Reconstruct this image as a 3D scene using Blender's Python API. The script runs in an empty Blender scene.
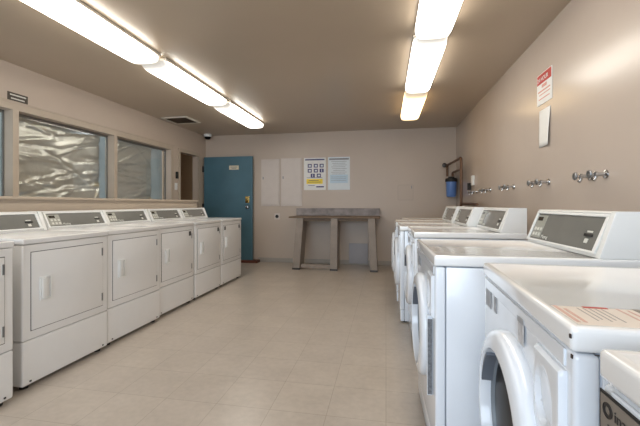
import bpy, bmesh, math, random
from mathutils import Vector, Matrix
random.seed(7)
S = bpy.context.scene
COL = S.collection
R = math.radians
PI = math.pi

# ---------------------------------------------------------------- camera
F = 358.0
YAW = math.atan(66 / F)
cd = bpy.data.cameras.new('camera')
cam = bpy.data.objects.new('camera', cd); COL.objects.link(cam)
cd.sensor_width = 36.0; cd.lens = 36.0 * F / 640
cd.shift_y = -9 / 640
cd.clip_start = 0.02
cam.location = (0, 0, 1.15)
cam.rotation_euler = (R(90), 0, YAW)
S.camera = cam

# ---------------------------------------------------------------- world, fill light, exposure
w = bpy.data.worlds.new('world'); S.world = w; w.use_nodes = True
wb = w.node_tree.nodes['Background']
wb.inputs[0].default_value = (0.72, 0.85, 1.0, 1); wb.inputs[1].default_value = 2.2
def area(name, loc, rot, sx, sy, power, col):
    l = bpy.data.lights.new(name, 'AREA'); l.shape = 'RECTANGLE'; l.size = sx; l.size_y = sy
    l.energy = power; l.color = col
    o = bpy.data.objects.new(name, l); COL.objects.link(o); o.location = loc; o.rotation_euler = rot
    return o
# added cool fill light outside the invented window behind the camera
area('fill_light', (-1.2, -2.45, 1.5), (R(90), 0, 0), 4.2, 1.9, 100, (0.76, 0.88, 1.0))
S.view_settings.view_transform = 'Standard'
S.view_settings.look = 'None'
S.view_settings.gamma = 1
S.view_settings.exposure = 0.12
S.view_settings.use_curve_mapping = False
LAMP = 9.5          # strength of the fluorescent diffusers

# ---------------------------------------------------------------- materials
def lin(c):
    return tuple(((v / 255) / 12.92 if v / 255 <= 0.04045 else ((v / 255 + 0.055) / 1.055) ** 2.4) for v in c)
def mat(name, rgb, rough=0.5, metal=0.0, noise=0.03, nscale=8.0, bump=0.0, bscale=200, spec=0.5, coat=0.0, emit=None, es=0):
    m = bpy.data.materials.new(name); m.use_nodes = True
    nt = m.node_tree; b = nt.nodes['Principled BSDF']
    c = lin(rgb)
    b.inputs['Roughness'].default_value = rough; b.inputs['Metallic'].default_value = metal
    b.inputs['Specular IOR Level'].default_value = spec; b.inputs['Coat Weight'].default_value = coat
    b.inputs['Coat Roughness'].default_value = 0.08
    tc = nt.nodes.new('ShaderNodeTexCoord')
    n = nt.nodes.new('ShaderNodeTexNoise'); n.inputs['Scale'].default_value = nscale; n.inputs['Detail'].default_value = 4
    nt.links.new(tc.outputs['Object'], n.inputs['Vector'])
    r = nt.nodes.new('ShaderNodeValToRGB')
    r.color_ramp.elements[0].position = 0.3; r.color_ramp.elements[1].position = 0.7
    r.color_ramp.elements[0].color = (*[v * (1 - noise) for v in c], 1)
    r.color_ramp.elements[1].color = (*[min(1, v * (1 + noise)) for v in c], 1)
    nt.links.new(n.outputs['Fac'], r.inputs['Fac']); nt.links.new(r.outputs['Color'], b.inputs['Base Color'])
    if bump:
        n2 = nt.nodes.new('ShaderNodeTexNoise'); n2.inputs['Scale'].default_value = bscale; n2.inputs['Detail'].default_value = 3
        nt.links.new(tc.outputs['Object'], n2.inputs['Vector'])
        bp = nt.nodes.new('ShaderNodeBump'); bp.inputs['Strength'].default_value = bump; bp.inputs['Distance'].default_value = 0.01
        nt.links.new(n2.outputs['Fac'], bp.inputs['Height']); nt.links.new(bp.outputs['Normal'], b.inputs['Normal'])
    if emit:
        b.inputs['Emission Color'].default_value = (*lin(emit), 1); b.inputs['Emission Strength'].default_value = es
    return m

M = {}
M['wall'] = mat('wall_paint', (186, 171, 157), 0.40, noise=0.03, nscale=1.3, bump=0.12, bscale=14)
M['wall_gloss'] = mat('wall_paint_gloss', (185, 172, 161), 0.24, noise=0.03, nscale=1.3, bump=0.10, bscale=9)
M['ceil'] = mat('ceiling_paint', (174, 158, 139), 0.28, noise=0.04, nscale=0.9, bump=0.08, bscale=7)
M['trim'] = mat('trim_paint', (178, 164, 148), 0.4)
M['base'] = mat('baseboard_vinyl', (158, 151, 142), 0.4)
M['white'] = mat('white_enamel', (228, 228, 228), 0.22, noise=0.012, coat=0.4)
M['washer'] = mat('washer_enamel', (226, 232, 240), 0.2, noise=0.012, coat=0.5)
M['lid'] = mat('lid_enamel', (232, 233, 234), 0.16, noise=0.01, coat=0.5)
M['plastic'] = mat('white_plastic', (226, 227, 226), 0.3, noise=0.01)
M['seam'] = mat('dark_seam', (60, 60, 60), 0.7)
M['black'] = mat('black_rubber', (22, 22, 23), 0.6)
M['glassdark'] = mat('dark_door_glass', (6, 6, 7), 0.35, spec=0.12)
M['gasket'] = mat('gasket_grey', (120, 128, 136), 0.35)
M['panel'] = mat('console_grey', (112, 112, 108), 0.22, noise=0.05, coat=0.4)
M['keypad'] = mat('keypad_grey', (150, 150, 142), 0.35)
M['display'] = mat('display_dark', (40, 34, 22), 0.2)
M['button'] = mat('button_light', (205, 205, 198), 0.4)
M['chrome'] = mat('chrome', (190, 190, 190), 0.18, metal=1.0)
M['brass'] = mat('brass', (190, 160, 95), 0.25, metal=1.0)
M['steel'] = mat('dull_steel', (140, 142, 144), 0.35, metal=0.9)
M['darksteel'] = mat('dark_metal', (60, 56, 54), 0.4, metal=0.6)
M['copper'] = mat('aged_copper', (104, 78, 60), 0.45, metal=0.5, noise=0.2, nscale=30)
M['bluedoor'] = mat('blue_door_paint', (70, 104, 118), 0.4, noise=0.12, nscale=2.0, bump=0.05, bscale=12)
M['blue'] = mat('blue_canister', (92, 128, 190), 0.35, noise=0.05)
M['stone'] = mat('grey_laminate', (138, 130, 128), 0.5, noise=0.28, nscale=9)
M['wood'] = mat('painted_wood', (136, 124, 113), 0.5, noise=0.12, nscale=7)
M['wooddark'] = mat('brown_wood', (112, 92, 72), 0.55, noise=0.15, nscale=6)
M['redwood'] = mat('red_brown_wood', (92, 50, 36), 0.6)
M['elecpanel'] = mat('panel_grey', (200, 190, 183), 0.4)
M['plate'] = mat('bluish_plate', (156, 152, 154), 0.4)
M['paper'] = mat('paper', (226, 226, 224), 0.6)
M['bluepaper'] = mat('pale_blue_paper', (216, 224, 230), 0.6)
M['navy'] = mat('navy_ink', (62, 58, 112), 0.6)
M['yellow'] = mat('yellow_ink', (240, 214, 70), 0.6)
M['greyink'] = mat('grey_ink', (128, 130, 136), 0.6)
M['darkink'] = mat('dark_ink', (48, 44, 42), 0.6)
M['redink'] = mat('red_ink', (180, 60, 52), 0.6)
M['paleink'] = mat('pale_red_ink', (206, 150, 138), 0.6)
M['paleredprint'] = mat('faded_red_print', (206, 168, 156), 0.5)
M['fadedgrey'] = mat('faded_grey_print', (164, 158, 156), 0.5)
M['labelsheet'] = mat('label_sheet', (222, 212, 202), 0.35)
M['sticker'] = mat('grey_sticker', (150, 152, 156), 0.5, noise=0.15, nscale=60)
M['taupe'] = mat('taupe_label', (124, 116, 108), 0.4)
M['cream'] = mat('cream_label', (214, 204, 178), 0.5)
M['placard'] = mat('brown_placard', (66, 58, 50), 0.5)
M['cavity'] = mat('dark_cavity', (38, 32, 26), 0.8)
M['hall'] = mat('hallway_paint', (150, 122, 92), 0.6)
M['alu'] = mat('window_aluminium', (124, 122, 118), 0.4, metal=0.5)
M['foil'] = mat('silver_foil', (228, 228, 220), 0.32, metal=0.82, noise=0.06, nscale=3, bump=0.6, bscale=13)
M['film'] = mat('frosted_film', (196, 208, 212), 0.5, noise=0.05)
M['rust'] = mat('rust_chip', (52, 40, 36), 0.8)
M['housing'] = mat('fixture_white', (215, 208, 196), 0.4)

def glass_mat():
    m = bpy.data.materials.new('window_glass'); m.use_nodes = True
    nt = m.node_tree; nt.nodes.clear()
    o = nt.nodes.new('ShaderNodeOutputMaterial'); mx = nt.nodes.new('ShaderNodeMixShader')
    t = nt.nodes.new('ShaderNodeBsdfTransparent'); t.inputs[0].default_value = (0.97, 0.975, 0.975, 1)
    g = nt.nodes.new('ShaderNodeBsdfGlossy'); g.inputs['Roughness'].default_value = 0.03
    mx.inputs[0].default_value = 0.10
    nt.links.new(t.outputs[0], mx.inputs[1]); nt.links.new(g.outputs[0], mx.inputs[2]); nt.links.new(mx.outputs[0], o.inputs[0])
    return m
M['glass'] = glass_mat()
def film_mat():
    m = bpy.data.materials.new('frosted_film_backlit'); m.use_nodes = True
    nt = m.node_tree; nt.nodes.clear()
    o = nt.nodes.new('ShaderNodeOutputMaterial'); mx = nt.nodes.new('ShaderNodeMixShader')
    t = nt.nodes.new('ShaderNodeBsdfTranslucent'); g = nt.nodes.new('ShaderNodeBsdfDiffuse')
    n = nt.nodes.new('ShaderNodeTexNoise'); n.inputs['Scale'].default_value = 4
    tc = nt.nodes.new('ShaderNodeTexCoord'); nt.links.new(tc.outputs['Object'], n.inputs['Vector'])
    r = nt.nodes.new('ShaderNodeValToRGB')
    r.color_ramp.elements[0].color = (0.46, 0.50, 0.49, 1); r.color_ramp.elements[1].color = (0.66, 0.68, 0.66, 1)
    nt.links.new(n.outputs['Fac'], r.inputs[0])
    for x in (t, g): nt.links.new(r.outputs[0], x.inputs[0])
    mx.inputs[0].default_value = 0.5
    nt.links.new(t.outputs[0], mx.inputs[1]); nt.links.new(g.outputs[0], mx.inputs[2]); nt.links.new(mx.outputs[0], o.inputs[0])
    return m
M['film'] = film_mat()
def tile_mat():
    m = bpy.data.materials.new('vinyl_tile'); m.use_nodes = True
    nt = m.node_tree; b = nt.nodes['Principled BSDF']
    tc = nt.nodes.new('ShaderNodeTexCoord')
    br = nt.nodes.new('ShaderNodeTexBrick'); br.offset = 0; br.squash = 1
    br.inputs['Scale'].default_value = 1.0; br.inputs['Brick Width'].default_value = 0.32; br.inputs['Row Height'].default_value = 0.32
    br.inputs['Mortar Size'].default_value = 0.0018; br.inputs['Mortar Smooth'].default_value = 0.3
    br.inputs['Color1'].default_value = (*lin((180, 170, 159)), 1); br.inputs['Color2'].default_value = (*lin((175, 165, 155)), 1)
    br.inputs['Mortar'].default_value = (*lin((150, 140, 127)), 1)
    nt.links.new(tc.outputs['Object'], br.inputs['Vector'])
    n = nt.nodes.new('ShaderNodeTexNoise'); n.inputs['Scale'].default_value = 3.5; n.inputs['Detail'].default_value = 8; n.inputs['Roughness'].default_value = 0.65
    nt.links.new(tc.outputs['Object'], n.inputs['Vector'])
    r = nt.nodes.new('ShaderNodeValToRGB')
    r.color_ramp.elements[0].position = 0.3; r.color_ramp.elements[0].color = (0.90, 0.89, 0.88, 1)
    r.color_ramp.elements[1].position = 0.7; r.color_ramp.elements[1].color = (1.06, 1.06, 1.06, 1)
    nt.links.new(n.outputs['Fac'], r.inputs[0])
    n3 = nt.nodes.new('ShaderNodeTexNoise'); n3.inputs['Scale'].default_value = 26; n3.inputs['Detail'].default_value = 4
    nt.links.new(tc.outputs['Object'], n3.inputs['Vector'])
    r3 = nt.nodes.new('ShaderNodeValToRGB')
    r3.color_ramp.elements[0].position = 0.35; r3.color_ramp.elements[0].color = (0.95, 0.95, 0.95, 1)
    r3.color_ramp.elements[1].position = 0.65; r3.color_ramp.elements[1].color = (1.03, 1.03, 1.03, 1)
    nt.links.new(n3.outputs['Fac'], r3.inputs[0])
    mx = nt.nodes.new('ShaderNodeMixRGB'); mx.blend_type = 'MULTIPLY'; mx.inputs[0].default_value = 1
    nt.links.new(br.outputs['Color'], mx.inputs[1]); nt.links.new(r.outputs[0], mx.inputs[2])
    mx2 = nt.nodes.new('ShaderNodeMixRGB'); mx2.blend_type = 'MULTIPLY'; mx2.inputs[0].default_value = 1
    nt.links.new(mx.outputs[0], mx2.inputs[1]); nt.links.new(r3.outputs[0], mx2.inputs[2])
    nt.links.new(mx2.outputs[0], b.inputs['Base Color'])
    b.inputs['Roughness'].default_value = 0.29
    bp = nt.nodes.new('ShaderNodeBump'); bp.inputs['Strength'].default_value = 0.15; bp.inputs['Distance'].default_value = 0.004
    nt.links.new(n.outputs['Fac'], bp.inputs['Height']); nt.links.new(bp.outputs[0], b.inputs['Normal'])
    return m
M['floor'] = tile_mat()
def lamp_mat(name, c, s, hl):
    m = bpy.data.materials.new(name); m.use_nodes = True
    nt = m.node_tree; b = nt.nodes['Principled BSDF']
    b.inputs['Base Color'].default_value = (0.8, 0.8, 0.78, 1); b.inputs['Roughness'].default_value = 0.3
    b.inputs['Emission Color'].default_value = (*c, 1)
    # the tubes inside end a few centimetres short of the lens
    tc = nt.nodes.new('ShaderNodeTexCoord'); sp = nt.nodes.new('ShaderNodeSeparateXYZ'); ab = nt.nodes.new('ShaderNodeMath'); ab.operation = 'ABSOLUTE'
    mr = nt.nodes.new('ShaderNodeMapRange'); mr.interpolation_type = 'SMOOTHSTEP'
    mr.inputs['From Min'].default_value = hl; mr.inputs['From Max'].default_value = hl - 0.26
    mr.inputs['To Min'].default_value = 0.22; mr.inputs['To Max'].default_value = s
    nt.links.new(tc.outputs['Object'], sp.inputs[0]); nt.links.new(sp.outputs['Y'], ab.inputs[0]); nt.links.new(ab.outputs[0], mr.inputs['Value'])
    nt.links.new(mr.outputs[0], b.inputs['Emission Strength'])
    return m
M['lamp'] = lamp_mat('diffuser_lit', (1.0, 0.945, 0.85), LAMP, 0.695)
M['lampwarm'] = lamp_mat('diffuser_lit_amber', (1.0, 0.70, 0.36), LAMP * 0.45, 0.685)

# ---------------------------------------------------------------- mesh helpers
def add_box(bm, x0, x1, y0, y1, z0, z1, bev=0.0, seg=2, mtx=None):
    t = bmesh.new()
    bmesh.ops.create_cube(t, size=1)
    for v in t.verts:
        v.co = Vector(((x0 + x1) / 2 + v.co.x * (x1 - x0), (y0 + y1) / 2 + v.co.y * (y1 - y0), (z0 + z1) / 2 + v.co.z * (z1 - z0)))
    if bev:
        bmesh.ops.bevel(t, geom=t.edges[:], offset=bev, segments=seg, profile=0.6, affect='EDGES')
    merge(bm, t, mtx)
def merge(bm, t, mtx=None):
    if mtx: bmesh.ops.transform(t, matrix=mtx, verts=t.verts)
    me = bpy.data.meshes.new('tmp'); t.to_mesh(me); t.free(); bm.from_mesh(me); bpy.data.meshes.remove(me)
def add_prism(bm, pts, y0, y1, bev=0.0, mtx=None, seg=2):
    """pts in (x, z), extruded along y"""
    t = bmesh.new()
    a = [t.verts.new((x, y0, z)) for x, z in pts]; b = [t.verts.new((x, y1, z)) for x, z in pts]
    t.faces.new(a); t.faces.new(b[::-1])
    n = len(pts)
    for i in range(n): t.faces.new((a[i], b[i], b[(i + 1) % n], a[(i + 1) % n]))
    bmesh.ops.recalc_face_normals(t, faces=t.faces)
    if bev: bmesh.ops.bevel(t, geom=t.edges[:], offset=bev, segments=seg, profile=0.6, affect='EDGES')
    merge(bm, t, mtx)
def add_lathe(bm, prof, axis='z', n=32, mtx=None, cap=True):
    """prof: (radius, height) list revolved about axis"""
    t = bmesh.new(); rings = []
    for r, h in prof:
        ring = []
        for i in range(n):
            a = 2 * PI * i / n; c, s = math.cos(a) * r, math.sin(a) * r
            ring.append(t.verts.new({'z': (c, s, h), 'x': (h, c, s), 'y': (s, h, c)}[axis]))
        rings.append(ring)
    for A, B in zip(rings, rings[1:]):
        for i in range(n): t.faces.new((A[i], A[(i + 1) % n], B[(i + 1) % n], B[i]))
    if cap:
        t.faces.new(rings[0][::-1]); t.faces.new(rings[-1])
    bmesh.ops.recalc_face_normals(t, faces=t.faces)
    merge(bm, t, mtx)
def add_tube(bm, pts, r, n=10):
    t = bmesh.new(); P = [Vector(p) for p in pts]; rings = []
    up = Vector((0.31, 0.2, 0.93))
    for i, p in enumerate(P):
        d = (P[min(i + 1, len(P) - 1)] - P[max(i - 1, 0)]).normalized()
        u = d.cross(up).normalized(); v = d.cross(u).normalized()
        rings.append([t.verts.new(p + (u * math.cos(2 * PI * k / n) + v * math.sin(2 * PI * k / n)) * r) for k in range(n)])
    for A, B in zip(rings, rings[1:]):
        for i in range(n): t.faces.new((A[i], A[(i + 1) % n], B[(i + 1) % n], B[i]))
    t.faces.new(rings[0]); t.faces.new(rings[-1])
    bmesh.ops.recalc_face_normals(t, faces=t.faces)
    merge(bm, t)
def roundpath(pts, r=0.03, k=4):
    P = [Vector(p) for p in pts]; out = [P[0]]
    for a, b, c in zip(P, P[1:], P[2:]):
        d1 = (a - b).normalized(); d2 = (c - b).normalized(); rr = min(r, (a - b).length / 2, (c - b).length / 2)
        s, e = b + d1 * rr, b + d2 * rr
        for i in range(k + 1):
            q = i / k; out.append(s * (1 - q) ** 2 + b * 2 * q * (1 - q) + e * q ** 2)
    out.append(P[-1]); return out
def obj(name, bm, m, parent=None, smooth=False):
    me = bpy.data.meshes.new(name); bm.to_mesh(me); bm.free()
    me.materials.append(m if not isinstance(m, str) else M[m])
    if smooth:
        for p in me.polygons: p.use_smooth = True
        try: me.set_sharp_from_angle(angle=R(38))
        except Exception: pass
    o = bpy.data.objects.new(name, me); COL.objects.link(o)
    if parent: o.parent = parent
    return o
def B(*boxes, bev=0.0, seg=2):
    bm = bmesh.new()
    for b in boxes: add_box(bm, *b, bev=bev, seg=seg)
    return bm
def thing(name, label, cat, loc=(0, 0, 0), rotz=0, group=None):
    o = bpy.data.objects.new(name, None); COL.objects.link(o); o.empty_display_size = 0.1
    o.location = loc; o.rotation_euler = (0, 0, rotz); o['label'] = label; o['category'] = cat
    if group: o['group'] = group
    return o
def tag(o, label, cat, group=None):
    o['label'] = label; o['category'] = cat
    if group: o['group'] = group
    return o
def struct(name, bm, m, parent=None, smooth=False):
    o = obj(name, bm, m, parent, smooth)
    if not parent: o['kind'] = 'structure'
    return o
def copy_tree(o, parent=None):
    c = o.copy(); COL.objects.link(c)
    if parent: c.parent = parent
    for ch in [q for q in KIDS.get(o.name, [])]: copy_tree_inner(ch, c)
    return c
def copy_tree_inner(o, parent):
    c = o.copy(); COL.objects.link(c); c.parent = parent
    for ch in KIDS.get(o.name, []): copy_tree_inner(ch, c)
KIDS = {}
def index_kids():
    KIDS.clear()
    for o in COL.objects:
        if o.parent: KIDS.setdefault(o.parent.name, []).append(o)
def text_obj(name, s, size, m, parent, mtx, ext=0.0004):
    c = bpy.data.curves.new('t', 'FONT'); c.body = s; c.size = size; c.extrude = ext; c.align_x = 'LEFT'
    o = bpy.data.objects.new('t', c); COL.objects.link(o)
    bpy.context.view_layer.update()
    me = bpy.data.meshes.new_from_object(o.evaluated_get(bpy.context.evaluated_depsgraph_get()))
    bpy.data.objects.remove(o); bpy.data.curves.remove(c)
    me.transform(mtx); me.materials.clear(); me.materials.append(M[m]); me.name = name
    q = bpy.data.objects.new(name, me); COL.objects.link(q); q.parent = parent
    return q
def frame_mtx(origin, xdir, ydir):
    x = Vector(xdir).normalized(); y = Vector(ydir).normalized(); z = x.cross(y)
    m = Matrix((x, y, z)).transposed().to_4x4(); m.translation = Vector(origin); return m

# ---------------------------------------------------------------- setting
XL, XR, YB, YF, H = -3.64, 1.244, 6.80, -2.2, 2.54
struct('floor', B((XL - 0.16, XR + 0.1, YF - 0.1, YB + 0.1, -0.1, 0)), 'floor')
struct('ceiling', B((XL - 0.16, XR + 0.1, YF - 0.1, YB + 0.1, H, H + 0.1)), 'ceil')
struct('wall_back', B((XL - 0.16, XR + 0.1, YB, YB + 0.1, 0, H)), 'wall')
struct('wall_right', B((XR, XR + 0.1, YF - 0.1, YB, 0, H)), 'wall_gloss')
# left wall with its row of window openings and the doorway
WT = 0.12; ZT = 2.085; ZS = 1.17
bm = B((XL - WT, XL, YF, 5.87, 0, ZS), (XL - WT, XL, YF, 5.87, ZT, H), (XL - WT, XL, 5.586, 5.87, ZS, ZT),
       (XL - WT, XL, 5.87, 6.50, 2.09, H), (XL - WT, XL, 6.50, YB, 0, H), (XL - WT, XL, YF, 1.2, ZS, ZT))
struct('wall_left', bm, 'wall')
# unseen wall behind the camera; its wide window is added to admit fill light
struct('wall_front', B((XL - 0.16, XR + 0.1, YF - 0.1, YF, 0, 0.6), (XL - 0.16, XR + 0.1, YF - 0.1, YF, 2.35, H),
                       (XL - 0.16, -3.2, YF - 0.1, YF, 0.6, 2.35), (0.8, XR + 0.1, YF - 0.1, YF, 0.6, 2.35)), 'wall')
# low furred-out wall behind the dryers (its top is the window ledge)
struct('wall_ledge', B((XL + 0.002, -2.985, YF + 0.02, 5.29, 0.002, 1.19), (XL + 0.002, -2.965, YF + 0.02, 5.30, 1.19, 1.212)), 'trim')
# baseboards
struct('baseboard_back', B((-2.5, XR - 0.002, YB - 0.014, YB, 0.002, 0.085)), 'base')
struct('baseboard_right', B((XR - 0.014, XR, YF + 0.01, YB - 0.02, 0.002, 0.085)), 'base')

# ---- windows
def window(n, y0, y1, foil):
    fr = struct('window_%d' % n, B((XL - 0.108, XL - 0.088, y0 + .002, y0 + 0.014, ZS, ZT - .002), (XL - 0.108, XL - 0.088, y1 - 0.014, y1 - .002, ZS, ZT - .002),
                                   (XL - 0.108, XL - 0.088, y0 + 0.022, y1 - 0.022, ZT - 0.03, ZT - .002), (XL - 0.108, XL - 0.088, y0 + 0.022, y1 - 0.022, ZS, ZS + 0.05)), 'alu')
    obj('glass_pane', B((XL - 0.100, XL - 0.096, y0 + 0.022, y1 - 0.022, ZS + 0.05, ZT - 0.03)), 'glass', fr)
    if foil:
        rnd = random.Random(n * 11)
        t = bmesh.new(); NY, NZ = 90, 64
        ya, yb = y0 - 0.01, foil; za, zb = ZS - 0.04, ZT + 0.02
        # creases: ridges running in mostly level, slightly fanned directions
        cr = []
        for k in range(46):
            cy, cz = rnd.uniform(ya, yb), rnd.uniform(za, zb); an = rnd.gauss(0.10, 0.28)
            cr.append((cy, cz, math.cos(an), math.sin(an), rnd.uniform(0.18, 0.6), rnd.uniform(0.016, 0.045), rnd.choice((-1, 1)) * rnd.uniform(0.006, 0.02)))
        g = []
        for i in range(NY + 1):
            row = []
            for j in range(NZ + 1):
                y = ya + (yb - ya) * i / NY; z = za + (zb - za) * j / NZ; d = 0
                for cy, cz, c, s, L, wd, am in cr:
                    u = (y - cy) * c + (z - cz) * s; v = -(y - cy) * s + (z - cz) * c + 0.12 * u * u
                    e = abs(u) / L
                    if e < 1: d += am * (1 - e * e) * max(0, 1 - abs(v) / wd)
                row.append(t.verts.new((XL - 0.172 + max(-0.045, min(0.04, d)), y, z)))
            g.append(row)
        for i in range(NY):
            for j in range(NZ): t.faces.new((g[i][j], g[i + 1][j], g[i + 1][j + 1], g[i][j + 1]))
        f = obj('crumpled_foil', t, 'foil', None, True)
        md = f.modifiers.new('thickness', 'SOLIDIFY'); md.thickness = 0.0015; md.offset = -1
        tag(f, ['', 'crumpled silver foil covering the middle window of the left wall', 'crumpled silver foil covering the window nearest the doorway'][n - 1], 'foil', None)
    return fr
window(1, 1.2, 2.93, None)
window(2, 2.99, 4.276, 4.22)
window(3, 4.33, 5.586, 5.30)
# frosted film on the outside of the openings
struct('trim_1', B((XL - .245, XL - .242, 1.1, 5.7, 1.05, 2.25)), 'film')
# mullions between the panes, header and jamb casings
struct('trim_2', B((XL - WT, XL + 0.012, 2.93, 2.99, ZS, ZT)), 'trim')
struct('trim_3', B((XL - WT, XL + 0.012, 4.276, 4.33, ZS, ZT)), 'trim')
struct('trim_4', B((XL, XL + 0.014, 1.2, 5.65, ZT, ZT + 0.07), (XL, XL + 0.022, 1.2, 5.67, ZT + 0.07, ZT + 0.085)), 'trim')
struct('trim_5', B((XL, XL + 0.014, 5.586, 5.65, ZS, ZT)), 'trim')
# doorway casing
struct('trim_6', B((XL - 0.01, XL + 0.014, 5.81, 5.87, 0, 2.15), (XL - 0.01, XL + 0.014, 6.50, 6.56, 0, 2.15), (XL - 0.01, XL + 0.014, 5.87, 6.50, 2.09, 2.15)), 'trim')
# hallway beyond the doorway
struct('wall_hallway', B((XL - 1.5, XL - 1.4, 5.3, 7.4, 0, H), (XL - 1.4, XL - WT, 7.3, 7.4, 0, H), (XL - 1.4, XL - WT, 5.72, 5.8, 0, H),
                         (XL - 1.4, XL - WT, 5.8, 7.3, H, H + .05), (XL - 1.4, XL - WT, 5.8, 7.3, -0.05, 0)), 'hall')

# ---- the open blue door lying against the back wall
d = struct('door_1', B((-3.60, -2.575, 6.66, 6.705, 0.012, 2.09), bev=0.003), 'bluedoor')
obj('door_sign', B((-3.06, -2.86, 6.655, 6.660, 1.83, 1.91), bev=0.001), 'cream', d)
obj('sign_lettering', B((-3.03, -2.89, 6.6540, 6.6556, 1.875, 1.887), (-3.01, -2.91, 6.6540, 6.6556, 1.850, 1.862)), 'greyink', d)
bm = bmesh.new()
T = Matrix.Translation((-2.67, 6.66, 1.09)); add_lathe(bm, [(0.012, -0.055), (0.028, -0.052), (0.032, -0.035), (0.012, -0.022), (0.012, -0.006), (0.034, -0.004), (0.034, 0)], 'y', 20, T)
obj('door_knob', bm, 'chrome', d, True)
bm = bmesh.new()
add_lathe(bm, [(0.010, -0.03), (0.024, -0.02), (0.03, 0)], 'y', 20, Matrix.Translation((-2.68, 6.66, 1.23)))
add_box(bm, -2.72, -2.64, 6.652, 6.66, 1.17, 1.30, 0.003)
obj('deadbolt', bm, 'brass', d, True)
for z in (0.3, 1.1, 1.85):
    obj('hinge', B((-3.628, -3.60, 6.64, 6.70, z - 0.06, z + 0.06), bev=0.003), 'darksteel', d)
tag(obj('door_wedge', B((-2.80, -2.46, 6.60, 6.78, 0.0, 0.05), bev=0.005), 'redwood'), 'red brown wooden block on the floor under the blue door', 'door stop')

# ---------------------------------------------------------------- ceiling lights
def light(x, y0, y1, label, group, m='lamp'):
    t = thing('ceiling_light', label, 'ceiling light', (x, (y0 + y1) / 2, H - 0.002), 0, group)
    hl = (y1 - y0) / 2; hw = 0.136
    obj('housing', B((-hw - .004, hw + .004, -hl + 0.02, hl - 0.02, -0.024, 0), bev=0.004), 'housing', t)
    # wrap-around lens with rounded corners and soft section
    bm = bmesh.new(); NP = 10
    prof = []
    for i in range(17):
        a = PI * i / 16
        cx = math.copysign(abs(math.cos(a)) ** 0.45, math.cos(a)); cz = abs(math.sin(a)) ** 0.6
        prof.append((-cx * hw, -0.026 - 0.070 * cz))
    ys = [(-hl, .72), (-hl + .008, .80), (-hl + .024, .88), (-hl + .05, .95), (-hl + .08, .985), (-hl + .12, 1), (0, 1), (hl - .12, 1), (hl - .08, .985), (hl - .05, .95), (hl - .024, .88), (hl - .008, .80), (hl, .72)]
    rings = [[bm.verts.new((px * s, y, -0.026 + (pz + 0.026) * (0.45 + 0.55 * (s - .72) / .28))) for px, pz in prof] for y, s in ys]
    for A, C in zip(rings, rings[1:]):
        for i in range(len(A) - 1): bm.faces.new((A[i], A[i + 1], C[i + 1], C[i]))
    bm.faces.new(rings[0]); bm.faces.new(rings[-1])
    bmesh.ops.recalc_face_normals(bm, faces=bm.faces)
    obj('diffuser', bm, m, t, True)
    return t
gl, gr = 'fluorescent lights over the dryers', 'fluorescent lights over the washers'
light(-2.19, 0.22, 1.60, 'glowing fluorescent fixture nearest the camera end of the row over the dryers', gl)
light(-2.19, 1.63, 3.02, 'longest looking glowing fixture at top left above the dryers', gl)
light(-2.19, 3.05, 4.46, 'middle glowing fixture of the visible three above the dryers', gl)
l3 = light(-2.19, 4.49, 5.90, 'last glowing fixture over the dryers, toward the blue door', gl)
light(0.36, 0.20, 1.57, 'glowing fluorescent fixture above and behind the view over the washers', gr)
light(0.36, 1.60, 2.98, 'nearest bright fixture at the top of the row over the washers', gr)
light(0.36, 3.01, 4.38, 'middle bright fixture between white and amber ones over the washers', gr)
light(0.36, 4.41, 5.78, 'amber tinted fixture at the far end of the row over the washers', gr, 'lampwarm')

# ---- vent
t = thing('ceiling_vent', 'square louvred air vent in the ceiling near the left wall', 'vent', (-3.33, 5.41, H))
hw, hd = 0.225, 0.22
obj('vent_frame', B((-hw, hw, -hd, -hd + .035, -.014, -.001), (-hw, hw, hd - .035, hd, -.014, -.001), (-hw, -hw + .035, -hd + .035, hd - .035, -.014, -.001), (hw - .035, hw, -hd + .035, hd - .035, -.014, -.001)), 'housing', t)
obj('duct_backing', B((-hw + .03, hw - .03, -hd + .03, hd - .03, -.004, -.001)), 'cavity', t)
for k in range(7):
    bm = bmesh.new(); add_box(bm, -hw + .037, hw - .037, -.011, .011, -.0012, .0012, mtx=Matrix.Translation((0, -0.155 + k * 0.0517, -0.012)) @ Matrix.Rotation(R(25), 4, 'X'))
    obj('louvre', bm, 'wooddark', t)
# ---- dome camera
t = thing('dome_camera', 'small white dome security camera on the ceiling in the far left corner', 'security camera', (-3.50, 6.62, H - .001))
bm = bmesh.new(); add_lathe(bm, [(0.075, 0), (0.078, -0.03), (0.07, -0.05)], 'z', 28); obj('camera_base', bm, 'plastic', t, True)
bm = bmesh.new(); add_lathe(bm, [(0.064, -0.0505)] + [(0.062 * math.cos(a), -0.052 - 0.055 * math.sin(a)) for a in [k * PI / 2 / 7 for k in range(7)]], 'z', 28); obj('camera_dome', bm, 'glassdark', t, True)

# ---------------------------------------------------------------- back wall
def elec(x0, x1, z0, z1, label):
    t = thing('electrical_panel', label, 'electrical panel', ((x0 + x1) / 2, YB, z0))
    h = (x1 - x0) / 2; hh = z1 - z0
    obj('panel_box', B((-h, h, -.014, -.001, 0, hh), bev=.002), 'elecpanel', t)
    dd = obj('panel_door', B((-h + .02, h - .02, -.022, -.0145, .03, hh - .03), bev=.002), 'elecpanel', t)
    obj('latch', B((-h + .035, -h + .055, -.028, -.0225, hh * .57, hh * .57 + .05), bev=.002), 'steel', dd)
elec(-2.44, -2.06, 1.11, 2.035, 'left one of two beige electrical panel doors on the back wall')
elec(-2.03, -1.61, 1.11, 2.045, 'right one of two beige electrical panel doors, beside the notices')

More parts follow.
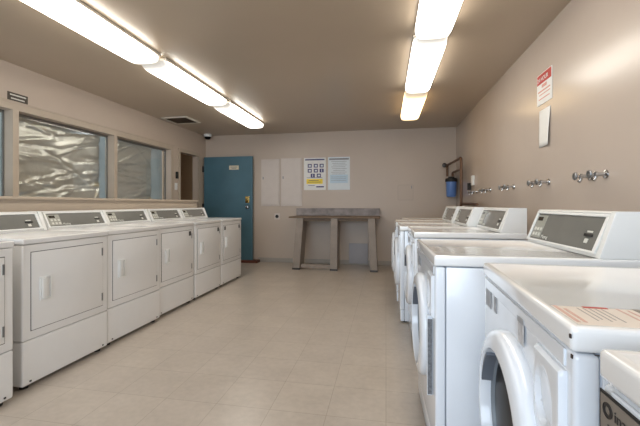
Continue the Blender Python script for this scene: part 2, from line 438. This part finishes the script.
P1 = thing('poster', 'white notice with navy pictograms and a yellow box on the back wall', 'poster', (-1.355, YB - .001, 1.42))
obj('sheet', B((-.215, .215, -.004, 0, 0, .625)), 'paper', P1)
obj('header_bar', B((-.19, .19, -.0055, -.0045, .575, .60)), 'navy', P1)
for k, (px, pz) in enumerate([(-.1, .47), (.02, .47), (.135, .47), (-.1, .375), (.02, .375), (.135, .375), (-.04, .28), (.08, .28)]):
    pc = obj('pictogram', B((px - .04, px + .04, -.0055, -.0045, pz - .035, pz + .035)), 'navy', P1)
    obj('pictogram_mark', B((px - .02, px + .024, -.007, -.006, pz - .018, pz + .016)) if k not in (5, 6) else B((px - .008, px + .006, -.007, -.006, pz - .025, pz + .025)), 'bluepaper', pc)
obj('yellow_box', B((-.165, .155, -.0055, -.0045, .12, .215)), 'yellow', P1)
obj('text_lines', B((-.16, .15, -.0055, -.0045, .235, .242), (-.12, .08, -.0075, -.0065, .18, .188), (-.14, .12, -.0075, -.0065, .15, .157), (-.13, .0, -.0055, -.0045, .085, .093), (.03, .18, -.0055, -.0045, .05, .075)), 'navy', P1)
P2 = thing('poster', 'pale blue and white printed notice on the back wall, right of the pictograms', 'poster', (-.885, YB - .001, 1.42))
obj('sheet', B((-.21, .21, -.004, 0, 0, .63)), 'bluepaper', P2)
obj('header_bar', B((-.19, .19, -.0055, -.0045, .575, .605)), 'greyink', P2)
obj('text_lines', B(*[(-.15 + .02 * (k % 3), .15 - .03 * (k % 2), -.0055, -.0045, .54 - .034 * k, .546 - .034 * k) for k in range(8)], *[(-.15, .14, -.0075, -.0065, .245 - .035 * k, .250 - .035 * k) for k in range(3)]), 'greyink', P2)
obj('blue_block', B((-.17, .17, -.0055, -.0045, .13, .29)), mat('sky_blue_ink', (190, 212, 228), 0.6), P2)

t = thing('wall_outlet', 'round dark dryer outlet on a plate under the electrical panels', 'outlet', (-2.115, YB, .905))
obj('outlet_plate', B((-.055, .055, -.008, -.001, -.06, .06), bev=.002), 'elecpanel', t)
bm = bmesh.new(); add_lathe(bm, [(.032, -.016), (.034, -.009)], 'y', 24); obj('socket', bm, 'black', t, True)
t = thing('access_panel', 'square painted access panel flush in the back wall, right of the counter', 'access panel', (.355, YB, 1.225))
obj('frame_line', B((-.138, .138, -.003, -.001, -.003, .278)), 'wood', t)
obj('panel_plate', B((-.135, .135, -.008, -.0035, 0, .275), bev=.001), 'wall', t)
obj('latch', B((.10, .115, -.013, -.0085, .21, .26), bev=.001), 'steel', t)
tag(obj('cover_plate', B((-.69, -.335, YB - .03, YB - .016, .03, .405), bev=.003), 'plate'), 'grey metal cover plate low on the wall beneath the folding counter', 'cover plate')

# ---- folding counter
t = thing('folding_counter', 'wooden laundry folding counter with three splayed legs and grey backsplash', 'counter', (-.9, 6.1, 0))
obj('counter_top', B((-.80, .80, .05, .66, .900, .928), bev=.004), 'wooddark', t)
obj('backsplash', B((-.80, .79, .60, .66, .929, 1.07), bev=.004), 'stone', t)
def leg(xb, xt, wd, parent):
    bm = bmesh.new(); tt = bmesh.new()
    vs = [tt.verts.new((x, y, z)) for (x, y, z) in [(xb - wd / 2, 0, .0), (xb + wd / 2, 0, .0), (xb + wd / 2, .34, .0), (xb - wd / 2, .34, .0), (xt - wd / 2, .06, .899), (xt + wd / 2, .06, .899), (xt + wd / 2, .40, .899), (xt - wd / 2, .40, .899)]]
    for f in ((3, 2, 1, 0), (4, 5, 6, 7), (0, 1, 5, 4), (1, 2, 6, 5), (2, 3, 7, 6), (3, 0, 4, 7)): tt.faces.new([vs[i] for i in f])
    bmesh.ops.bevel(tt, geom=tt.edges[:], offset=.004, segments=2, affect='EDGES'); merge(bm, tt)
    lg = obj('leg', bm, 'wood', parent)
    bm = bmesh.new(); add_box(bm, xb - wd / 2 - .006, xb + wd / 2 + .006, -.006, .03, .0, .03, .003)
    obj('foot_cap', bm, 'darksteel', lg)
leg(-.655, -.60, .125, t); leg(.012, .012, .12, t); leg(.70, .655, .12, t)
obj('apron', B((-.66, .66, .12, .15, .85, .899), bev=.003), 'wooddark', t)
obj('stretcher', B((-.57, -.035, .02, .06, .035, .095), bev=.003), 'wood', t)

# ---------------------------------------------------------------- left wall extras
t = thing('wall_placard', 'small dark placard with pale lettering above the windows on the left', 'sign', (XL, 2.985, 2.17))
obj('plate', B((.001, .008, -.10, .10, 0, .085), bev=.001), 'placard', t)
obj('lettering', B((.0085, .0095, -.08, .08, .055, .068), (.0085, .0095, -.07, .065, .02, .032)), 'button', t)
t = thing('light_switch', 'white light switch plate beside the doorway', 'switch', (XL, 5.74, 1.40))
obj('switch_plate', B((.001, .008, -.04, .04, 0, .12), bev=.002), 'plastic', t)
obj('toggle', B((.0085, .02, -.008, .008, .05, .075), bev=.001), 'plastic', t)
tag(obj('key_box', B((XL + .001, XL + .03, 5.73, 5.78, 1.60, 1.72), bev=.004), 'black'), 'small black bracket on the wall above the light switch', 'bracket')

# ---------------------------------------------------------------- right wall
t = thing('warning_sign', '24 hour sign with red header on the right wall', 'sign', (XR, 3.13, 1.957))
obj('sheet', B((-.005, -.001, -.135, .135, 0, .25)), 'paper', t)
obj('red_header', B((-.0065, -.0055, -.128, .128, .168, .245)), 'redink', t)
text_obj('lettering', '24 HOUR', .047, 'paper', t, frame_mtx((-.0075, .118, .187), (0, -1, 0), (0, 0, 1)))
obj('printed_lines', B((-.0065, -.0055, -.05, .04, .13, .155), (-.0065, -.0055, -.11, .11, .10, .112), (-.0065, -.0055, -.11, .09, .075, .083), (-.0065, -.0055, -.10, .10, .04, .048)), 'paleink', t)
bm = bmesh.new()   # curling paper notice
tt = bmesh.new(); g = []
for i in range(9):
    row = []
    for j in range(9):
        y = -.10 + .20 * i / 8; z = .30 * j / 8
        row.append(tt.verts.new((-.003 - .018 * ((8 - i) / 8) ** 2 * (1 - j / 8.01) - .0015 * (1 + math.sin(j * .6)), y, z)))
    g.append(row)
for i in range(8):
    for j in range(8): tt.faces.new((g[i][j], g[i][j + 1], g[i + 1][j + 1], g[i + 1][j]))
merge(bm, tt)
o = obj('paper_notice', bm, 'paper', None, True); o.location = (XR, 3.125, 1.61)
md = o.modifiers.new('thickness', 'SOLIDIFY'); md.thickness = .0008
tag(o, 'curling white paper notice taped below the red headed sign', 'notice')
# faucets
def faucet():
    t = thing('water_faucet', 'x', 'faucet')
    bm = bmesh.new(); add_lathe(bm, [(.026, -.001), (.024, -.008), (.012, -.014), (.012, -.045), (.017, -.048), (.017, -.062), (.009, -.066), (.007, -.085)], 'x', 18); obj('valve_body', bm, 'chrome', t, True)
    bm = bmesh.new(); add_lathe(bm, [(.010, -.080), (.022, -.082), (.025, -.088), (.021, -.094), (.010, -.092)], 'x', 12); obj('wheel_handle', bm, 'steel', t, True)
    bm = bmesh.new(); add_tube(bm, roundpath([(-.053, 0, 0), (-.056, 0, -.024), (-.066, 0, -.036)], .02), .010); obj('spout', bm, 'chrome', t, True)
    return t
f0 = faucet(); index_kids(); first = True
desc = ['closest to the camera', 'second from the camera', 'midway along the wall', 'second from the far end', 'farthest, beside the copper pipes']
for i, y in enumerate((2.32, 3.06, 3.83, 4.64, 5.30)):
    for k, dy in enumerate((0, .16)):
        o = f0 if first else copy_tree(f0); first = False
        o.location = (XR, y + dy, 1.322)
        o['label'] = 'chrome faucet, %s of the pair on the right wall %s' % (('near one', 'far one')[k], desc[i])
        o['group'] = 'hot and cold faucets on the right wall'

# ---- filter and pipes
t = thing('water_filter', 'blue canister water filter with black cap mounted in the far right corner', 'water filter', (1.13, 6.62, 1.27))
bm = bmesh.new(); add_lathe(bm, [(.02, 0), (.07, .006), (.082, .03), (.088, .27)], 'z', 28); obj('canister', bm, 'blue', t, True)
bm = bmesh.new(); add_lathe(bm, [(.10, .271), (.102, .30), (.095, .33), (.05, .345), (.05, .36)], 'z', 28); obj('cap', bm, 'black', t, True)
obj('bracket', B((-.05, .05, .10, .175, .29, .33)), 'darksteel', t)
bm = bmesh.new()
add_tube(bm, roundpath([(1.06, 6.60, 1.635), (1.06, 6.60, 1.83), (1.10, 5.62, 1.84), (1.10, 5.62, 1.16), (1.10, 5.85, .6)], .05), .020)
tag(obj('copper_pipe', bm, 'copper', None, True), 'copper pipe rising from the blue filter and dropping behind the washers', 'pipe')
bm = bmesh.new()
add_tube(bm, roundpath([(1.15, 6.60, 1.635), (1.15, 6.60, 1.70), (1.165, 5.95, 1.70), (1.165, 5.95, 1.155), (1.165, 4.95, 1.145)], .05), .019)
tag(obj('copper_pipe', bm, 'copper', None, True), 'lower copper pipe bending along the right wall just above the washers', 'pipe')
t = thing('gate_valve', 'small valve with round handle on the back wall left of the blue filter', 'valve', (1.02, YB, 1.84))
bm = bmesh.new(); add_tube(bm, [(0, -.001, 0), (0, -.13, 0)], .014); obj('valve_stem', bm, 'copper', t, True)
bm = bmesh.new(); add_lathe(bm, [(.02, -.13), (.04, -.135), (.04, -.15), (.02, -.155)], 'y', 16); obj('wheel_handle', bm, 'darksteel', t, True)
tag(obj('switch_box', B((XR - .03, XR - .001, 5.42, 5.52, 1.42, 1.56), bev=.004), 'plastic'), 'small white box on the right wall above the farthest faucets', 'box')
bm = bmesh.new(); add_box(bm, 1.19, XR - .001, 5.62, 5.65, 1.36, 1.46, .004)
tag(obj('pipe_clamp', bm, 'black'), 'black clamp holding the copper pipes to the right wall', 'clamp')

# ---------------------------------------------------------------- machines: shared console
# local frame: front at x=0 looking -x, depth to +x, y centred (+y is the viewer's left when facing it)
def console(t, xf, z0, z1, depth, prefix=None, slope=.065, W=.335, enamel='plastic'):
    zt = z1 - z0
    fz0, fz1 = z0 + .012, z1 - .012
    pts = [(xf, z0), (xf + .003, fz0), (xf + slope, fz1), (xf + slope - .006, z1 - .004), (xf + slope, z1), (xf + depth, z1), (xf + depth, z0)]
    bm = bmesh.new(); add_prism(bm, pts, -W + .032, W - .002, bev=.002)
    cs = obj('console', bm, enamel, t)
    pe = [(xf - .004, z0), (xf + slope - .010, z1 + .002), (xf + depth + .002, z1 + .002), (xf + depth + .002, z0)]
    bm = bmesh.new(); add_prism(bm, pe, -W, -W + .030, bev=.003); obj('end_cap', bm, enamel, cs)
    # sloped face frame of reference
    a = Vector((xf + .003, 0, fz0)); b = Vector((xf + slope, 0, fz1)); up = (b - a).normalized(); Lf = (b - a).length
    nrm = Vector((-up.z, 0, up.x))
    def MT(y, v, o): return Matrix.Translation(a + up * v + nrm * o + Vector((0, y, 0)))
    m3 = Matrix((Vector((0, -1, 0)), up, Vector((0, -1, 0)).cross(up))).transposed().to_4x4()
    def slab(y0, y1, v0, v1, o0, o1, bev=0):   # y0>y1 viewer's left to right
        bb = bmesh.new(); add_box(bb, -y0, -y1, v0, v1, o0, o1, bev, mtx=Matrix.Translation(a) @ m3); return bb
    # white bezel around the dark fascia
    bb = bmesh.new()
    for q in ((W - .006, -W + .036, .0, .010), (W - .006, -W + .036, Lf - .012, Lf)):
        add_box(bb, -q[0], -q[1], q[2], q[3], .0005, .010, .002, mtx=Matrix.Translation(a) @ m3)
    for q in ((W - .006, W - .024), (-W + .056, -W + .036)):
        add_box(bb, -q[0], -q[1], .010, Lf - .012, .0005, .010, .002, mtx=Matrix.Translation(a) @ m3)
    obj('bezel', bb, enamel, cs)
    fa = obj('fascia', slab(W - .025, -W + .057, .011, Lf - .013, .0005, .003), 'panel', cs)
    v1 = Lf - .022
    obj('keypad', slab(W - .032, W - .145, .02, v1, .0032, .0045), 'keypad', cs)
    obj('display', slab(W - .045, W - .10, v1 - .032, v1 - .010, .0048, .006), 'display', cs)
    bb = bmesh.new()
    for r in range(2):
        for c in range(3):
            y = W - .05 - c * .033; v = .03 + r * .03
            if v + .018 < v1 - .036: add_box(bb, -y, -y + .02, v, v + .018, .0048, .007, .001, mtx=Matrix.Translation(a) @ m3)
    obj('buttons', bb, 'button', cs)
    obj('card_slot', slab(-W + .16, -W + .10, Lf * .40, Lf * .40 + .012, .0035, .008, .001), 'black', cs)
    obj('slot_label', slab(-W + .15, -W + .11, Lf * .40 + .018, Lf * .40 + .026, .0035, .0045), 'button', cs)
    obj('coin_return', slab(-W + .145, -W + .12, Lf * .40 - .030, Lf * .40 - .010, .0035, .006, .001), 'button', cs)
    text_obj('logo_lettering', 'Maytag', .026, 'button', cs, Matrix.Translation(a) @ m3 @ Matrix.Translation((-(W - .155), .022, .0040)))
    return cs

# ---------------------------------------------------------------- dryers (left row)
def make_dryer():
    t = thing('clothes_dryer', 'x', 'dryer')
    W = .339
    bd = obj('cabinet', B((0.0, .74, -W, W, .305, .897), bev=.012, seg=3), 'white', t, True)
    obj('lower_panel', B((0.0, .74, -W, W, .028, .302), bev=.012, seg=3), 'white', t, True)
    bm = B((-.006, .74, -W - .001, W + .001, .900, .936), bev=.008, seg=3); obj('top_panel', bm, 'white', t, True)
    # door: seam shadow gap, door skin, handle, hinges
    dr = obj('door', B((-.006, .003, -.285, .285, .362, .848), bev=.004, seg=2), 'white', t, True)
    obj('door_seam', B((-.0015, .002, -.2885, .2885, .3585, .8515)), 'seam', dr)
    h = bmesh.new()
    add_box(h, -.016, -.0055, .155, .165, .535, .685, .003); add_box(h, -.016, -.0055, .225, .235, .535, .685, .003)
    add_box(h, -.016, -.0055, .165, .225, .535, .545, .003); add_box(h, -.016, -.0055, .165, .225, .675, .685, .003)
    add_box(h, -.024, -.010, .196, .226, .545, .675, .004)
    obj('door_handle', h, 'plastic', dr, True)
    for z in (.43, .78): obj('hinge', B((-.010, -.0055, -.283, -.272, z - .03, z + .03), bev=.001), 'steel', dr)
    for sy in (-1, 1):
        for x in (.05, .68):
            bm = bmesh.new(); add_lathe(bm, [(.022, 0), (.024, .012), (.012, .014), (.012, .03)], 'z', 14, Matrix.Translation((x, sy * (W - .05), 0))); obj('foot', bm, 'black', t, True)
        obj('screw', B((-.004, .002, sy * (W - .05) - .006, sy * (W - .05) + .006, .045, .055), bev=.001), 'seam', t)
    console(t, .565, .936, 1.088, .165, W=W - .002, slope=.07)
    return t
d0 = make_dryer(); index_kids()
dl = ['white dryer cut off by the left edge of the photo, nearest the camera',
      'white dryer with handle at left, first fully visible in the left row',
      'white dryer second of the fully visible ones in the left row',
      'white dryer mid row with small dark sticker at its door corner, third fully visible',
      'white dryer next to last in the left row, beside the end one',
      'white dryer at the far end of the left row near the blue door']
dx = [-2.125, -2.175, -2.195, -2.232, -2.232, -2.235]
dy0 = [1.03, 1.80, 2.50, 3.20, 3.905, 4.61]
dryers = []
for i in range(6):
    o = d0 if i == 0 else copy_tree(d0)
    o.location = (dx[i], dy0[i] + .352, 0); o.rotation_euler.z = PI
    o['label'] = dl[i]; o['group'] = 'clothes dryers in the left row'; dryers.append(o)
for i, ys in ((3, (-.24,)), (4, (-.24,)), (5, (-.24, .25))):
    for y in ys:
        st = obj('sticker', B((-.0085, -.0062, y - .022, y + .022, .785, .835)), 'seam', dryers[i])

# ---------------------------------------------------------------- washers (right row)
def make_washer():
    t = thing('front_load_washer', 'x', 'washer')
    W = .352
    obj('front_panel', B((0, .041, -W, W, .125, .886), bev=.010, seg=3), 'washer', t, True)
    obj('kick_panel', B((0.004, .041, -W, W, .014, .121), bev=.006, seg=2), 'washer', t, True)
    obj('cabinet', B((.0435, .80, -W, W, .014, .886), bev=.004), 'washer', t, True)
    # lid with a shallow raised rim
    bm = bmesh.new(); tt = bmesh.new(); bmesh.ops.create_cube(tt, size=1)
    for v in tt.verts: v.co = Vector((.3975 + v.co.x * .805, v.co.y * 2 * (W + .002), .9125 + v.co.z * .045))
    top = [f for f in tt.faces if f.normal.z > .9]
    bmesh.ops.bevel(tt, geom=[e for e in tt.edges], offset=.010, segments=3, profile=.6, affect='EDGES')
    tt.faces.ensure_lookup_table(); top = [max((f for f in tt.faces if f.normal.z > .99), key=lambda f: f.calc_area())]
    bmesh.ops.inset_region(tt, faces=top, thickness=.012); bmesh.ops.inset_region(tt, faces=top, thickness=.006, depth=-.003)
    merge(bm, tt); obj('lid_panel', bm, 'lid', t, True)
    # door
    C = Matrix.Translation((0, 0, .545))
    bm = bmesh.new(); prof = [(.250, .0), (.250, -.018), (.248, -.028), (.242, -.037), (.232, -.042), (.205, -.048), (.198, -.048), (.195, -.044), (.192, -.010), (.192, .0)]
    add_lathe(bm, prof, 'x', 64, C, cap=False); dr = obj('door_ring', bm, 'washer', t, True)
    bm = bmesh.new(); add_lathe(bm, [(.191, -.012), (.187, -.016), (.184, -.010), (.181, -.012), (.179, -.003)], 'x', 48, C, cap=False); obj('gasket_ring', bm, 'gasket', dr, True)
    bm = bmesh.new(); add_lathe(bm, [(.180, -.004), (.155, -.010), (.10, -.018), (.04, -.020), (.002, -.020)], 'x', 48, C); obj('door_glass', bm, 'glassdark', dr, True)
    # grip pocket on the far side of the ring, its shade painted as grey
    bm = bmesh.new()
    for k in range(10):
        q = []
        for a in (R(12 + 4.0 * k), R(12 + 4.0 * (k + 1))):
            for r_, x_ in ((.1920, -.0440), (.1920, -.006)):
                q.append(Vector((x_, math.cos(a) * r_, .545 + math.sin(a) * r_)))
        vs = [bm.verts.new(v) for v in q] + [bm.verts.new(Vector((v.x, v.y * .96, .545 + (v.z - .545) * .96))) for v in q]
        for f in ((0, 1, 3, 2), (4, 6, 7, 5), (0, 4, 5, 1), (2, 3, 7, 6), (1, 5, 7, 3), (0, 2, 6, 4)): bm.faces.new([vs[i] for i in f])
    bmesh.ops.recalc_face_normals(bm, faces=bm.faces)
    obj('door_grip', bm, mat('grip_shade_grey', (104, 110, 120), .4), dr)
    # dispenser drawer with its scooped pull
    bm = bmesh.new(); NN = 28; g = []
    for i in range(NN + 1):
        row = []
        for j in range(NN + 1):
            u, v = i / NN, j / NN; y = -.325 + .135 * u; z = .665 + .18 * v
            # a diagonal scoop pressed into the panel, softened rim all round
            p, q = u - .58, v - .50
            e = (p / .33) ** 2 + (q / .34) ** 2
            ed = min(u, 1 - u, v, 1 - v)
            x = -.0140 + (.0135 * min(1, (1 - e) * 6) * max(0, min(1, .5 + .9 * (p - q * .9))) if e < 1 else 0) + (.008 * (1 - ed / .05) ** 2 if ed < .05 else 0)
            row.append(bm.verts.new((x, y, z)))
        g.append(row)
    for i in range(NN):
        for j in range(NN): bm.faces.new((g[i][j], g[i][j + 1], g[i + 1][j + 1], g[i + 1][j]))
    ring = [g[i][0] for i in range(NN)] + [g[NN][j] for j in range(NN)] + [g[i][NN] for i in range(NN, 0, -1)] + [g[0][j] for j in range(NN, 0, -1)]
    bk = [bm.verts.new((.002, v.co.y, v.co.z)) for v in ring]
    for i in range(len(ring)): bm.faces.new((ring[i], ring[(i + 1) % len(ring)], bk[(i + 1) % len(ring)], bk[i]))
    bm.faces.new(bk); bmesh.ops.recalc_face_normals(bm, faces=bm.faces)
    obj('dispenser_drawer', bm, 'washer', t, True)
    obj('control_strip', B((-.004, .001, -.32, .325, .852, .884), bev=.002), 'washer', t)
    obj('instruction_sticker', B((-.0035, -.0005, .245, .315, .795, .865)), 'sticker', t)
    obj('instruction_sticker', B((-.0035, -.0005, .175, .20, .80, .85)), 'sticker', t)
    for sy in (-1, 1):
        for x in (.05, .74):
            bm = bmesh.new(); add_lathe(bm, [(.024, 0), (.026, .014), (.012, .016), (.012, .032)], 'z', 14, Matrix.Translation((x, sy * (W - .05), 0))); obj('foot', bm, 'black', t, True)
    console(t, .620, .935, 1.118, .175, W=W - .002, slope=.065)
    return t
w0 = make_washer(); index_kids()
wl = ['white washer at bottom right corner with framed instruction plate on its front',
      'white washer with red printed warning sticker on its lid corner',
      'white washer with its whole console in view and a metal strip on its front',
      'white washer behind the gap, its console just left of the large nearest console',
      'white washer set forward, fifth from the camera in the right row',
      'white washer set farthest forward in the right row, next to last',
      'white washer at the far end of the right row, beside the copper pipes']
# front x, near edge y, rotation
ws = [(.318, -.103, 0), (.340, .695, -.045), (.196, 1.555, .02), (.212, 2.83, .01), (.134, 3.555, 0), (.120, 4.275, 0), (.225, 5.0, 0)]
washers = []
for i, (x, y, r) in enumerate(ws):
    o = w0 if i == 0 else copy_tree(w0)
    o.location = (x, y + .354, 0); o.rotation_euler.z = r
    o['label'] = wl[i]; o['group'] = 'front loading washers in the right row'; washers.append(o)
# washer with the warning sticker
wk = washers[1]
st = obj('warning_sticker', B((.012, .25, -.338, -.205, .9325, .9332)), 'labelsheet', wk)
obj('sticker_print', B(*[(.02 + .012 * k, .026 + .012 * k, -.315, -.205 - .02 * (k % 3 == 1), .9334, .9337) for k in range(2)]), 'paleredprint', st)
obj('sticker_print', B(*[(.06 + .011 * k, .0625 + .011 * k, -.30 + .01 * (k % 2), -.215, .9334, .9337) for k in range(5)]), 'fadedgrey', st)
obj('red_mark', B((.075, .12, -.212, -.202, .9334, .9338)), 'redink', st)
obj('sticker_print', B((.135, .139, -.315, -.205, .9334, .9337), (.15, .154, -.31, -.215, .9334, .9337)), 'paleredprint', st)
obj('dark_bar', B((.165, .178, -.32, -.20, .9334, .9337), (.186, .196, -.30, -.20, .9334, .9337)), 'taupe', st)
for (a, b) in (((-.0075, -.005, -.355, -.350, .915, .922), 0), ((.03, .055, -.3555, -.3545, .888, .8895), 0), ((-.001, .001, -.346, -.340, .876, .883), 0)):
    obj('paint_chip', B(a), 'rust', wk)
ml = obj('model_label', B((-.0055, -.0045, -.10, -.055, .80, .865)), mat('pale_sticker', (190, 190, 192), .5, noise=.2, nscale=80), wk)
obj('label_header', B((-.0065, -.0058, -.10, -.055, .852, .865)), 'sticker', ml)
# washer with the instruction plate
wp = washers[0]
pf = obj('plate_frame', B((-.0065, -.0045, .03, .346, .67, .878)), 'black', wp)
obj('plate_face', B((-.0075, -.0066, .034, .342, .674, .874)), 'taupe', wp)
bm = bmesh.new(); add_lathe(bm, [(.011, -.0088), (.011, -.0077), (.006, -.0077), (.006, -.0088)], 'x', 24, Matrix.Translation((0, .324, .856)), cap=False); obj('emblem', bm, 'darkink', wp)
text_obj('lettering', 'inamar', .022, 'darkink', wp, frame_mtx((-.0082, .309, .849), (0, -1, 0), (0, 0, 1)))
text_obj('lettering', 'Twofold', .022, 'darkink', wp, frame_mtx((-.0082, .324, .822), (0, -1, 0), (0, 0, 1)))
# washer with the vertical metal strip
w3 = washers[2]
hb = obj('pull_bar', B((-.024, -.0005, -.275, -.255, .31, .66), bev=.003), 'washer', w3)
obj('bar_label', B((-.022, -.003, -.278, -.2755, .315, .645)), mat('speckled_grey', (110, 112, 116), .4, noise=.4, nscale=90), hb)
